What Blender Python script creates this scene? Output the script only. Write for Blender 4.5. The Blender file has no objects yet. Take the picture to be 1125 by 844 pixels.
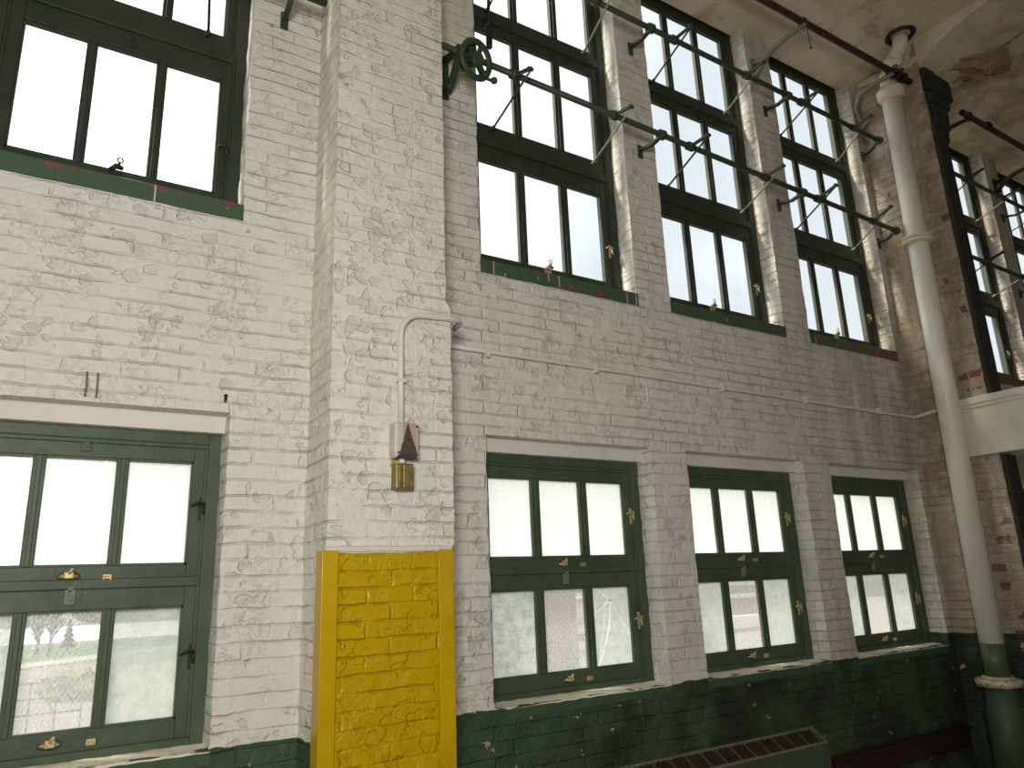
import bpy, bmesh, math, random
from mathutils import Vector, Matrix, noise
random.seed(7)
S = bpy.context.scene
COL = S.collection

# ------------------------------------------------------------------ camera
W, H = 1125, 844
F_PX, YAW, PITCH, ROLL = 813.4167, 0.5719, 0.2614, -0.0393
CX, CY = -2.4446, -4.1422
fw = Vector((math.sin(YAW)*math.cos(PITCH), math.cos(YAW)*math.cos(PITCH), math.sin(PITCH)))
rt = Vector((math.cos(YAW), -math.sin(YAW), 0))
up = rt.cross(fw)
r2 = rt*math.cos(ROLL)+up*math.sin(ROLL)
u2 = -rt*math.sin(ROLL)+up*math.cos(ROLL)
cd = bpy.data.cameras.new('camera')
cam = bpy.data.objects.new('camera', cd)
COL.objects.link(cam)
cd.sensor_width = 36
cd.lens = F_PX/W*36
cd.clip_end = 2000
cam.matrix_world = Matrix(((r2.x, u2.x, -fw.x, CX), (r2.y, u2.y, -fw.y, CY), (r2.z, u2.z, -fw.z, 0), (0, 0, 0, 1)))
S.camera = cam

# ------------------------------------------------------------------ light and exposure
S.view_settings.view_transform = 'Standard'
S.view_settings.look = 'None'
S.view_settings.gamma = 1
S.view_settings.exposure = 0.0
S.view_settings.use_curve_mapping = False
SUN_TRAVEL = Vector((0.62, -0.18, -0.77)).normalized()
SUN_STRENGTH = 7.0
sd = bpy.data.lights.new('sun', 'SUN')
sd.energy = SUN_STRENGTH
sd.angle = 0.10
sd.color = (1, .93, .78)
so = bpy.data.objects.new('sun', sd)
COL.objects.link(so)
so.rotation_euler = SUN_TRAVEL.to_track_quat('-Z', 'Y').to_euler()
# area lamps added out of view behind the camera
def area(name, loc, target, sx, sy, power, color):
    ld = bpy.data.lights.new(name, 'AREA')
    ld.shape = 'RECTANGLE'
    ld.size, ld.size_y = sx, sy
    ld.energy = power
    ld.color = color
    o = bpy.data.objects.new(name, ld)
    COL.objects.link(o)
    o.location = loc
    o.rotation_euler = (Vector(target)-Vector(loc)).to_track_quat('-Z', 'Y').to_euler()
    return o
area('flash_fill_light', (-3.2, -5.0, 0.9), (-0.8, 0, 0.9), 1.1, 1.1, 190, (1, .97, .91))  # added unseen lamp in place of a camera flash
area('far_bay_fill_light', (3.5, -8.2, 2.5), (3.5, 0, 3.2), 6, 4, 26, (1, .95, .86))  # added unseen fill lamp, no window behind it

w = bpy.data.worlds.new('sky')
S.world = w
w.use_nodes = True
nt = w.node_tree
nt.nodes.clear()
def wn(t, **k):
    n = nt.nodes.new(t)
    for a, b in k.items():
        setattr(n, a, b)
    return n
tc = wn('ShaderNodeTexCoord')
dot = wn('ShaderNodeVectorMath', operation='DOT_PRODUCT')
dot.inputs[1].default_value = Vector((-0.80, 0.45, 0.40)).normalized()
nt.links.new(tc.outputs['Generated'], dot.inputs[0])
cr = wn('ShaderNodeValToRGB')
cr.color_ramp.elements[0].position = 0.0
cr.color_ramp.elements[0].color = (.285, .308, .335, 1)
cr.color_ramp.elements[1].position = 0.75
cr.color_ramp.elements[1].color = (1, 1, 1, 1)
e = cr.color_ramp.elements.new(.30)
e.color = (.62, .635, .65, 1)
nt.links.new(dot.outputs['Value'], cr.inputs[0])
nz = wn('ShaderNodeTexNoise')
nz.inputs['Scale'].default_value = 3.0
nz.inputs['Detail'].default_value = 5
nt.links.new(tc.outputs['Generated'], nz.inputs['Vector'])
mxw = wn('ShaderNodeMix', data_type='RGBA', blend_type='MIX')
mr = wn('ShaderNodeMapRange')
mr.inputs[1].default_value = .5
mr.inputs[2].default_value = .75
mr.inputs[4].default_value = .45
nt.links.new(nz.outputs[0], mr.inputs[0])
nt.links.new(mr.outputs[0], mxw.inputs[0])
nt.links.new(cr.outputs[0], mxw.inputs[6])
mxw.inputs[7].default_value = (.6, .6, .6, 1)
bg = wn('ShaderNodeBackground')
bg.inputs['Strength'].default_value = 3.2
nt.links.new(mxw.outputs[2], bg.inputs['Color'])
wo = wn('ShaderNodeOutputWorld')
nt.links.new(bg.outputs[0], wo.inputs[0])

# ------------------------------------------------------------------ material helpers
class NT:
    def __init__(self, name):
        self.m = bpy.data.materials.new(name)
        self.m.use_nodes = True
        self.t = self.m.node_tree
        self.t.nodes.clear()
        self.out = self.n('ShaderNodeOutputMaterial')
    def n(self, t, **k):
        x = self.t.nodes.new(t)
        for a, b in k.items():
            setattr(x, a, b)
        return x
    def l(self, a, b):
        self.t.links.new(a, b)
    def put(self, sock, v):
        if isinstance(v, (int, float)):
            sock.default_value = v
        elif isinstance(v, (tuple, list, Vector)):
            v = tuple(v)
            sock.default_value = v+(1,) if len(v) == 3 and len(sock.default_value) == 4 else v
        else:
            self.l(v, sock)
    def math(self, op, a, b=0, c=None, clamp=False):
        x = self.n('ShaderNodeMath', operation=op, use_clamp=clamp)
        self.put(x.inputs[0], a)
        self.put(x.inputs[1], b)
        if c is not None:
            self.put(x.inputs[2], c)
        return x.outputs[0]
    def mix(self, f, a, b, bt='MIX'):
        x = self.n('ShaderNodeMix', data_type='RGBA', blend_type=bt)
        self.put(x.inputs[0], f)
        self.put(x.inputs[6], a)
        self.put(x.inputs[7], b)
        return x.outputs[2]
    def noise(self, vec, scale, detail=4, rough=.55, dist=0):
        x = self.n('ShaderNodeTexNoise')
        if vec is not None:
            self.l(vec, x.inputs['Vector'])
        x.inputs['Scale'].default_value = scale
        x.inputs['Detail'].default_value = detail
        x.inputs['Roughness'].default_value = rough
        x.inputs['Distortion'].default_value = dist
        return x.outputs[0]
    def step(self, v, a, b, lo=0, hi=1):
        x = self.n('ShaderNodeMapRange', interpolation_type='SMOOTHSTEP')
        self.put(x.inputs[0], v)
        self.put(x.inputs[1], a)
        self.put(x.inputs[2], b)
        self.put(x.inputs[3], lo)
        self.put(x.inputs[4], hi)
        return x.outputs[0]
    def pos(self):
        return self.n('ShaderNodeNewGeometry')
    def bump(self, h, dist=.02, strength=1.0, normal=None):
        b = self.n('ShaderNodeBump')
        b.inputs['Strength'].default_value = strength
        b.inputs['Distance'].default_value = dist
        self.l(h, b.inputs['Height'])
        if normal is not None:
            self.l(normal, b.inputs['Normal'])
        return b.outputs[0]
    def principled(self, col, rough=.6, metal=0, normal=None, spec=.5):
        p = self.n('ShaderNodeBsdfPrincipled')
        self.put(p.inputs['Base Color'], col)
        self.put(p.inputs['Roughness'], rough)
        self.put(p.inputs['Metallic'], metal)
        self.put(p.inputs['Specular IOR Level'], spec)
        if normal is not None:
            self.l(normal, p.inputs['Normal'])
        self.l(p.outputs[0], self.out.inputs[0])
        return self.m

COURSE = .084
def brick_wall(name, white=(.69, .665, .595), green=True, yellow=False, flake=.0, dirt_shade=True, wash=False):
    t = NT(name)
    g = t.pos()
    sp = t.n('ShaderNodeSeparateXYZ')
    t.l(g.outputs['Position'], sp.inputs[0])
    x, y, z = sp.outputs
    u = t.math('ADD', x, y)
    # slow wobble so courses are hand-laid
    pn = t.noise(g.outputs['Position'], 2.2, 3)
    pn2 = t.noise(g.outputs['Position'], 13, 3)
    zz = t.math('ADD', z, t.math('MULTIPLY', t.math('SUBTRACT', pn, .5), .035))
    zz = t.math('ADD', zz, t.math('MULTIPLY', t.math('SUBTRACT', pn2, .5), .020))
    cb = t.n('ShaderNodeCombineXYZ')
    t.l(t.math('ADD', u, t.math('MULTIPLY', t.math('SUBTRACT', t.noise(g.outputs['Position'], 6, 3), .5), .06)), cb.inputs[0])
    t.l(zz, cb.inputs[1])
    br = t.n('ShaderNodeTexBrick')
    t.l(cb.outputs[0], br.inputs['Vector'])
    br.inputs['Scale'].default_value = 1
    br.inputs['Brick Width'].default_value = .27
    br.inputs['Row Height'].default_value = COURSE
    br.inputs['Mortar Size'].default_value = .011
    br.inputs['Mortar Smooth'].default_value = .9
    br.inputs['Color1'].default_value = (.25, .25, .25, 1)
    br.inputs['Color2'].default_value = (.75, .75, .75, 1)
    br.inputs['Mortar'].default_value = (.5, .5, .5, 1)
    bh = t.n('ShaderNodeTexBrick')
    t.l(cb.outputs[0], bh.inputs['Vector'])
    bh.inputs['Scale'].default_value = 1
    bh.inputs['Brick Width'].default_value = 400
    bh.inputs['Row Height'].default_value = COURSE
    bh.inputs['Mortar Size'].default_value = .010
    bh.inputs['Mortar Smooth'].default_value = 1.0
    hgate = t.step(t.noise(g.outputs['Position'], 3.3, 4, .6), .34, .62, .12, 1)
    vgate = t.step(t.noise(g.outputs['Position'], 5.1, 3, .6), .45, .66, .08, .8)
    mort = t.math('MAXIMUM', t.math('MULTIPLY', bh.outputs['Fac'], hgate), t.math('MULTIPLY', br.outputs['Fac'], vgate))
    rnd = t.n('ShaderNodeSeparateColor')
    t.l(br.outputs['Color'], rnd.inputs[0])
    # plaster skim hides courses in places
    skim = t.step(t.noise(g.outputs['Position'], .8, 3), .45, .68)
    mortv = t.math('MULTIPLY', mort, t.math('SUBTRACT', 1, t.math('MULTIPLY', skim, .55)))
    fine = t.noise(g.outputs['Position'], 38, 4, .6)
    mid = t.noise(g.outputs['Position'], 11, 4, .55, .4)
    # paint flakes: broken shards with sharp rims
    vo = t.n('ShaderNodeTexVoronoi', feature='F1')
    wv = t.n('ShaderNodeVectorMath', operation='ADD')
    nc = t.n('ShaderNodeTexNoise')
    nc.inputs['Scale'].default_value = 13
    nc.inputs['Detail'].default_value = 4
    t.l(g.outputs['Position'], nc.inputs['Vector'])
    sc = t.n('ShaderNodeVectorMath', operation='SCALE')
    sc.inputs['Scale'].default_value = .12
    t.l(nc.outputs['Color'], sc.inputs[0])
    t.l(g.outputs['Position'], wv.inputs[0])
    t.l(sc.outputs[0], wv.inputs[1])
    t.l(wv.outputs[0], vo.inputs['Vector'])
    vo.inputs['Scale'].default_value = 14.0
    vs = t.n('ShaderNodeSeparateColor')
    t.l(vo.outputs['Color'], vs.inputs[0])
    big = t.noise(g.outputs['Position'], 1.6, 3)
    cell = t.math('ADD', vs.outputs[0], t.math('MULTIPLY', t.math('SUBTRACT', big, .5), 1.5))
    thr = .80-flake
    xr = t.step(x, 3.2, 6.0, 0, .30) if dirt_shade else 0.0
    fl = t.step(t.math('ADD', cell, xr), thr, thr+.02)
    inner = t.step(vo.outputs['Distance'], .62, .45)
    fl = t.math('MULTIPLY', fl, t.step(t.math('ADD', vo.outputs['Distance'], t.math('MULTIPLY', mid, .25)), .70, .62))
    # colours
    c = t.mix(t.math('MULTIPLY', mid, .35), white, (white[0]*.88, white[1]*.87, white[2]*.84))
    flc = t.mix(rnd.outputs[0], (white[0]*.84, white[1]*.78, white[2]*.73), (white[0]*.70, white[1]*.62, white[2]*.56))
    c = t.mix(t.math('MULTIPLY', fl, t.step(t.noise(g.outputs['Position'], 4, 3), .35, .65, .15, .62)), c, flc)
    if wash:
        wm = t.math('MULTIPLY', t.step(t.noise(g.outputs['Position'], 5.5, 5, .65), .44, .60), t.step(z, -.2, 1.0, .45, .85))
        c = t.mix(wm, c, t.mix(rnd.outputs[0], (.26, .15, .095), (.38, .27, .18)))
    # deep chips to bare brick
    chip = t.step(t.math('ADD', t.noise(g.outputs['Position'], 7.5, 5, .6), t.math('MULTIPLY', t.math('SUBTRACT', t.noise(g.outputs['Position'], 1.1, 2), .5), .35)), .71, .73)
    c = t.mix(t.math('MULTIPLY', chip, .6), c, (.42, .24, .13))
    # brown dirt runs; the rightward ramp also paints in the dimmer light there
    if dirt_shade:
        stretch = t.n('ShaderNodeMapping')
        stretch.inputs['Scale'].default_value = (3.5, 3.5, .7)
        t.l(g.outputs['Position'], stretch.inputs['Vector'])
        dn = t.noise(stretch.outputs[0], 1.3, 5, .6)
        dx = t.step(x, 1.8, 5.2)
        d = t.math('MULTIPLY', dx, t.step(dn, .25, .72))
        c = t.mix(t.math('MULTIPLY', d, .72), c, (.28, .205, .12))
        # bare red bricks near the end pier
        redm = t.math('MULTIPLY', t.step(rnd.outputs[0], .60, .64), t.math('SUBTRACT', 1, t.step(mort, .3, .6)))
        zone = t.step(t.math('ADD', t.math('ADD', t.noise(g.outputs['Position'], 2.4, 3), t.step(y, -.35, -.72, 0, .16)), t.step(x, 4.9, 5.3, -.3, 0)), .62, .64)
        c = t.mix(t.math('MULTIPLY', t.math('MULTIPLY', redm, zone), .85), c, (.17, .045, .03))
    c = t.mix(t.math('MULTIPLY', t.step(mortv, .3, .95), .15), c, (white[0]*.62, white[1]*.57, white[2]*.50))
    rough = .62
    if green:
        edge = t.math('ADD', z, t.math('MULTIPLY', t.math('SUBTRACT', t.noise(g.outputs['Position'], 6, 3), .5), .05))
        lim = t.step(x, 5.0, 5.1, -.735, -.63)
        gm = t.math('LESS_THAN', edge, lim)
        gn = t.noise(g.outputs['Position'], 3.0, 5, .6)
        gc = t.mix(t.step(gn, .3, .7), (.038, .070, .036), (.053, .088, .046))
        soot = t.math('MULTIPLY', t.step(t.noise(g.outputs['Position'], 1.7, 5, .65), .40, .62), t.step(x, -.2, 1.2))  # near-black patches, starting right of the pilaster
        gc = t.mix(t.math('MULTIPLY', soot, .82), gc, (.016, .020, .014))
        gchip = t.step(t.noise(g.outputs['Position'], 9, 4, .6), .665, .68)
        gc = t.mix(gchip, gc, t.mix(t.noise(g.outputs['Position'], 30, 2), (.60, .52, .40), (.30, .12, .07)))
        c = t.mix(gm, c, gc)
    if yellow:
        ny = t.n('ShaderNodeSeparateXYZ')
        t.l(g.outputs['True Normal'], ny.inputs[0])
        ym = t.math('MULTIPLY', t.math('LESS_THAN', ny.outputs[1], -.5), t.math('LESS_THAN', t.math('ADD', z, t.math('MULTIPLY', t.math('SUBTRACT', t.noise(g.outputs['Position'], 9, 2), .5), .02)), .178))
        yc = t.mix(t.noise(g.outputs['Position'], 5, 4), (.47, .30, .001), (.54, .35, .002))
        yscr = t.math('MULTIPLY', t.step(t.noise(g.outputs['Position'], 22, 3, .7), .72, .74), .7)
        yc = t.mix(yscr, yc, (.32, .20, .02))
        c = t.mix(ym, c, yc)
        rough = t.math('SUBTRACT', .62, t.math('MULTIPLY', ym, .40))
    # relief: creased, curling paint skin over the courses
    rg = t.noise(g.outputs['Position'], 12, 4, .6, .5)
    crease = t.step(t.math('ABSOLUTE', t.math('SUBTRACT', rg, .5)), .0, .035)
    cgate = t.step(t.noise(g.outputs['Position'], 2.6, 3), .42, .62)
    lump = t.noise(g.outputs['Position'], 5.5, 3, .5, .6)
    h = t.math('MULTIPLY', mortv, -.85)
    h = t.math('ADD', h, t.math('MULTIPLY', t.math('MULTIPLY', crease, cgate), .20))
    h = t.math('ADD', h, t.math('MULTIPLY', lump, 1.1))
    h = t.math('ADD', h, t.math('MULTIPLY', fl, -.42))
    h = t.math('ADD', h, t.math('MULTIPLY', mid, .95))
    h = t.math('ADD', h, t.math('MULTIPLY', fine, .22))
    h = t.math('ADD', h, t.math('MULTIPLY', chip, -.4))
    h = t.math('ADD', h, t.math('MULTIPLY', rnd.outputs[0], .25))
    return t.principled(c, rough, 0, t.bump(h, .016, .9), .35)

def grunge(name, a, b, c=None, scale=6, rough=.55, metal=0, cthr=.66, bump=.3, spec=.4, clear=None):
    t = NT(name)
    g = t.pos()
    v = g.outputs['Position']
    col = t.mix(t.step(t.noise(v, scale, 5, .6), .3, .7), a, b)
    k = t.noise(v, scale*2.3, 5, .62, .3)
    if c is not None:
        col = t.mix(t.step(k, cthr, cthr+.025), col, c)
    return t.principled(col, rough, metal, t.bump(t.noise(v, scale*6, 4, .6), .006, bump), spec)

M = {}
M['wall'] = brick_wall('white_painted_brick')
M['pilaster'] = brick_wall('white_and_yellow_painted_brick', white=(.74, .715, .645), yellow=True, flake=.14, dirt_shade=False)
M['fin'] = brick_wall('shaded_flaking_brick', white=(.50, .45, .365), flake=.22, wash=True)  # flaking paint, its white lowered to hold the shade of the right end
M['yellow'] = grunge('yellow_paint', (.47, .30, .001), (.54, .35, .002), (.30, .19, .02), 4, .3, 0, .74, .15)
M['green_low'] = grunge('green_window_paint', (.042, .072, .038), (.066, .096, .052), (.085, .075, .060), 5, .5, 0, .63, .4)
M['green_high'] = grunge('shaded_green_window_paint', (.020, .032, .018), (.036, .042, .028), (.055, .040, .026), 5, .55, 0, .62, .4)  # browner copy of the frame green, darkened for the backlit upper frames
M['sill_green'] = grunge('green_sill_paint', (.045, .095, .048), (.055, .105, .056), (.20, .050, .038), 4.5, .5, 0, .62, .4)
M['bar_green'] = grunge('green_iron_paint', (.034, .056, .032), (.048, .070, .042), (.09, .07, .045), 7, .5, .1, .68, .3)
M['bar_grey'] = grunge('grey_green_iron', (.16, .18, .13), (.22, .23, .17), (.12, .08, .05), 7, .6, .1, .66, .3)
M['brass_dark'] = grunge('dull_brass', (.20, .145, .045), (.30, .22, .08), (.07, .05, .025), 30, .4, .4, .60, .3)
M['oval'] = grunge('tarnished_plate', (.06, .05, .035), (.10, .08, .05), (.2, .16, .1), 20, .5, .4, .66, .3)
M['rod'] = grunge('sunlit_rod_tone', (.34, .31, .20), (.42, .38, .24), (.20, .14, .08), 12, .45, .3, .66, .2)  # golden tone of the lit rods, sunlight put into the colour
M['brass'] = grunge('old_brass', (.48, .35, .14), (.62, .50, .26), (.16, .10, .05), 30, .4, .5, .66, .3)
M['dark_iron'] = grunge('dark_iron', (.020, .017, .014), (.035, .028, .022), (.06, .035, .02), 9, .6, .2, .68, .4)
M['sooty'] = grunge('sooty_brick', (.012, .012, .010), (.028, .027, .022), (.06, .05, .04), 8, .85, 0, .70, .9)
M['red_pipe'] = grunge('maroon_pipe_paint', (.050, .018, .014), (.070, .026, .020), (.03, .02, .016), 6, .5, .1, .66, .3)
M['maroon'] = grunge('maroon_paint', (.024, .008, .008), (.034, .011, .010), (.45, .38, .32), 6, .5, 0, .735, .3)
M['pipe_white'] = grunge('white_pipe_paint', (.66, .63, .54), (.74, .71, .62), (.52, .45, .34), 3.5, .4, 0, .70, .25)
M['pipe_cream'] = grunge('cream_pipe_joint', (.60, .52, .38), (.70, .63, .50), (.42, .32, .2), 9, .55, 0, .68, .5)
M['pipe_green'] = grunge('green_pipe_paint', (.060, .095, .045), (.085, .11, .055), (.13, .10, .06), 6, .45, 0, .7, .3)
M['flange'] = grunge('worn_flange', (.50, .42, .24), (.66, .58, .40), (.16, .12, .07), 14, .45, .25, .60, .6)
M['plaster'] = grunge('lintel_plaster', (.64, .60, .53), (.70, .66, .60), (.55, .47, .36), 3, .7, 0, .70, .3)
M['conduit'] = grunge('white_conduit_paint', (.66, .63, .56), (.72, .69, .62), (.55, .48, .40), 5, .5, 0, .72, .2)
M['beam_white'] = grunge('white_beam_paint', (.60, .58, .48), (.68, .66, .57), (.50, .45, .34), 2.2, .5, 0, .70, .2)
M['cabinet'] = grunge('green_cabinet_paint', (.045, .075, .038), (.060, .092, .048), (.03, .03, .02), 4, .55, 0, .70, .3)
M['grille_frame'] = grunge('worn_grille_rim', (.13, .125, .09), (.19, .18, .13), (.06, .05, .035), 9, .6, 0, .68, .3)
M['slat_worn'] = grunge('worn_radiator_slat', (.10, .08, .065), (.14, .11, .09), (.03, .02, .018), 9, .6, .1, .6, .3)
M['fin_dark'] = grunge('dark_radiator_iron', (.030, .016, .014), (.045, .022, .020), (.12, .09, .07), 8, .6, .1, .72, .3)
M['floor'] = grunge('worn_floor', (.20, .17, .14), (.26, .23, .19), (.16, .13, .10), 1.3, .7, 0, .6, .3)
M['room_wall'] = grunge('room_paint', (.50, .46, .40), (.56, .52, .46), (.44, .38, .32), 1.5, .8, 0, .68, .3)
M['glow_plate'] = grunge('rubbed_metal', (.50, .44, .30), (.6, .54, .40), (.2, .14, .1), 40, .5, .3, .6, .3)

def ceiling_mat():
    t = NT('stained_ceiling_plaster')
    g = t.pos()
    v = g.outputs['Position']
    c = t.mix(t.step(t.noise(v, .9, 5, .6), .35, .65), (.68, .61, .45), (.56, .49, .35))
    c = t.mix(t.math('MULTIPLY', t.step(t.noise(v, 2.1, 6, .65, .5), .52, .66), .55), c, (.33, .24, .12))
    sp = t.n('ShaderNodeSeparateXYZ')
    t.l(v, sp.inputs[0])
    st = t.math('MULTIPLY', t.step(sp.outputs[0], 4.6, 6.4), t.step(t.noise(v, 2.8, 5, .6, .6), .42, .60))
    c = t.mix(t.math('MULTIPLY', st, .6), c, (.36, .25, .10))
    spot = t.step(t.noise(v, 8, 5, .7), .70, .72)
    c = t.mix(t.math('MULTIPLY', spot, .7), c, (.16, .10, .06))
    h = t.math('ADD', t.noise(v, 3, 6, .6), t.math('MULTIPLY', spot, -.15))
    return t.principled(c, .75, 0, t.bump(h, .05, .6), .25)
M['ceiling'] = ceiling_mat()
M['crater'] = grunge('exposed_plaster_core', (.24, .14, .07), (.34, .22, .12), (.10, .06, .035), 6, .9, 0, .60, 1.0)

def sill_mat():
    t = NT('sunlit_sill_render')
    g = t.pos()
    v = g.outputs['Position']
    ch = t.step(t.noise(v, 7, 5, .65), .44, .50)
    nn = t.n('ShaderNodeSeparateXYZ')
    t.l(g.outputs['True Normal'], nn.inputs[0])
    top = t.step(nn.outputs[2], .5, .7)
    ch = t.math('MULTIPLY', t.step(t.noise(v, 7, 5, .65), .30, .36), top)  # cream patches on top, spread wider to paint in sunlit brightness
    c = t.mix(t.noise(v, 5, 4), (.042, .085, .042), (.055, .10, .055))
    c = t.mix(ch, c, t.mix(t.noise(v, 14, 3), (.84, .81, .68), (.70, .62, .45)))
    return t.principled(c, .7, 0, t.bump(t.noise(v, 20, 5), .01, .6), .3)
M['sill_low'] = sill_mat()

def upper_sill_mat():
    # green paint over red bricks on edge, worn through in brick-wide patches
    t = NT('green_brick_sill')
    g = t.pos()
    v = g.outputs['Position']
    sp = t.n('ShaderNodeSeparateXYZ')
    t.l(v, sp.inputs[0])
    fr = t.math('FRACT', t.math('DIVIDE', sp.outputs[0], .095))
    joint = t.math('LESS_THAN', fr, .1)
    c = t.mix(t.noise(v, 6, 4), (.042, .085, .045), (.058, .105, .058))
    w = t.step(t.math('ADD', t.noise(v, 7, 4, .6), t.step(sp.outputs[0], 3.2, 5.2, 0, .14)), .60, .62)
    c = t.mix(w, c, (.20, .050, .042))
    w2 = t.math('MULTIPLY', joint, t.step(t.noise(v, 4, 3), .60, .62))
    c = t.mix(w2, c, (.50, .42, .36))
    return t.principled(c, .55, 0, t.bump(t.math('MULTIPLY', joint, -1), .008, .6), .4)
M['sill_high'] = upper_sill_mat()

def clear_glass():
    t = NT('clear_pane_glass')
    tr = t.n('ShaderNodeBsdfTransparent')
    tr.inputs[0].default_value = (.97, .98, .97, 1)
    gl = t.n('ShaderNodeBsdfGlossy')
    gl.inputs['Roughness'].default_value = .03
    gl.inputs[0].default_value = (.9, .9, .9, 1)
    mx = t.n('ShaderNodeMixShader')
    mx.inputs[0].default_value = .05
    t.l(tr.outputs[0], mx.inputs[1])
    t.l(gl.outputs[0], mx.inputs[2])
    t.l(mx.outputs[0], t.out.inputs[0])
    return t.m
M['glass'] = clear_glass()

def obscure_glass(name, clear, mottle=0.0, tint=(.96, .98, .95), white=(.93, .95, .90), crack=None):
    # rolled wired glass: part see-through, part milky
    t = NT(name)
    g = t.pos()
    v = g.outputs['Position']
    sp = t.n('ShaderNodeSeparateXYZ')
    t.l(v, sp.inputs[0])
    # hexagon wire from two slanted sets of lines
    a = t.math('ADD', sp.outputs[0], t.math('MULTIPLY', sp.outputs[2], .58))
    b = t.math('SUBTRACT', sp.outputs[0], t.math('MULTIPLY', sp.outputs[2], .58))
    la = t.math('LESS_THAN', t.math('FRACT', t.math('DIVIDE', a, .024)), .13)
    lb = t.math('LESS_THAN', t.math('FRACT', t.math('DIVIDE', b, .024)), .13)
    wire = t.math('MAXIMUM', la, lb)
    n1 = t.noise(v, 60, 3, .6)
    tr = t.n('ShaderNodeBsdfTransparent')
    tr.inputs[0].default_value = tint+(1,)
    tl = t.n('ShaderNodeBsdfTranslucent')
    base = t.mix(t.math('MULTIPLY', t.step(n1, .35, .65), .25), white, tuple(k*.78 for k in white))
    if mottle:
        base = t.mix(t.math('MULTIPLY', t.step(t.noise(v, 14, 6, .75), .40, .66), mottle), base, (.22, .24, .22))
    ck = None
    if crack:
        # branching crack: white fracture faces through the pane
        dx = t.math('SUBTRACT', sp.outputs[0], crack[0])
        dz = t.math('SUBTRACT', crack[1], sp.outputs[2])
        dx = t.math('ADD', dx, t.math('MULTIPLY', t.math('SUBTRACT', t.noise(v, 14, 2), .5), .012))
        below = t.math('GREATER_THAN', dz, 0.0)
        leftm = t.math('LESS_THAN', dx, .002)
        zz = t.math('MAXIMUM', dz, 0.0)
        def near(e, w, m):
            return t.math('MULTIPLY', t.math('LESS_THAN', t.math('ABSOLUTE', e), w), m)
        l1 = near(t.math('ADD', dx, t.math('MULTIPLY', t.math('MULTIPLY', zz, zz), .72)), .0019, below)
        l2 = near(t.math('ADD', t.math('MULTIPLY', dx, .53), t.math('MULTIPLY', dz, .85)), .0015, leftm)
        l3 = near(t.math('SUBTRACT', t.math('MULTIPLY', dx, .80), t.math('MULTIPLY', dz, .55)), .0009, below)
        l4 = near(t.math('ADD', t.math('ADD', dx, t.math('MULTIPLY', zz, .22)), .035), .0008, below)
        l5 = near(t.math('SUBTRACT', t.math('MULTIPLY', dx, .6), t.math('MULTIPLY', dz, .8)), .0009, leftm)
        ck = t.math('MAXIMUM', t.math('MAXIMUM', l1, l2), t.math('MAXIMUM', l3, t.math('MAXIMUM', l4, l5)))
        base = t.mix(ck, base, (.99, .99, .98))
    t.put(tl.inputs[0], base)
    bp = t.bump(t.math('ADD', n1, t.math('MULTIPLY', wire, .5)), .004, .6)
    gl = t.n('ShaderNodeBsdfGlossy')
    gl.inputs['Roughness'].default_value = .15
    t.l(bp, gl.inputs['Normal'])
    mx = t.n('ShaderNodeMixShader')
    f = t.math('SUBTRACT', clear, t.math('MULTIPLY', wire, .08 if clear < .6 else .11))
    f = t.math('ADD', f, t.math('MULTIPLY', t.math('SUBTRACT', n1, .5), .3), clamp=True)
    if ck is not None:
        f = t.math('MULTIPLY', f, t.math('SUBTRACT', 1, t.math('MULTIPLY', ck, .8)))
    t.put(mx.inputs[0], f)
    t.l(tl.outputs[0], mx.inputs[1])
    t.l(tr.outputs[0], mx.inputs[2])
    m2 = t.n('ShaderNodeMixShader')
    m2.inputs[0].default_value = .04
    t.l(mx.outputs[0], m2.inputs[1])
    t.l(gl.outputs[0], m2.inputs[2])
    t.l(m2.outputs[0], t.out.inputs[0])
    return t.m
M['milky'] = obscure_glass('milky_wired_glass', .30)
M['milky_low'] = obscure_glass('grimy_milky_wired_glass', .34, .22, white=(.62, .645, .59))
M['mottled'] = obscure_glass('mottled_wired_glass', .28, .42, white=(.62, .645, .61))
M['cracked'] = obscure_glass('cracked_wired_glass', .34, .22, white=(.62, .645, .59), crack=(1.125, -.153))
M['wired'] = obscure_glass('clear_wired_glass', .72, white=(.70, .69, .66))

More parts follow.
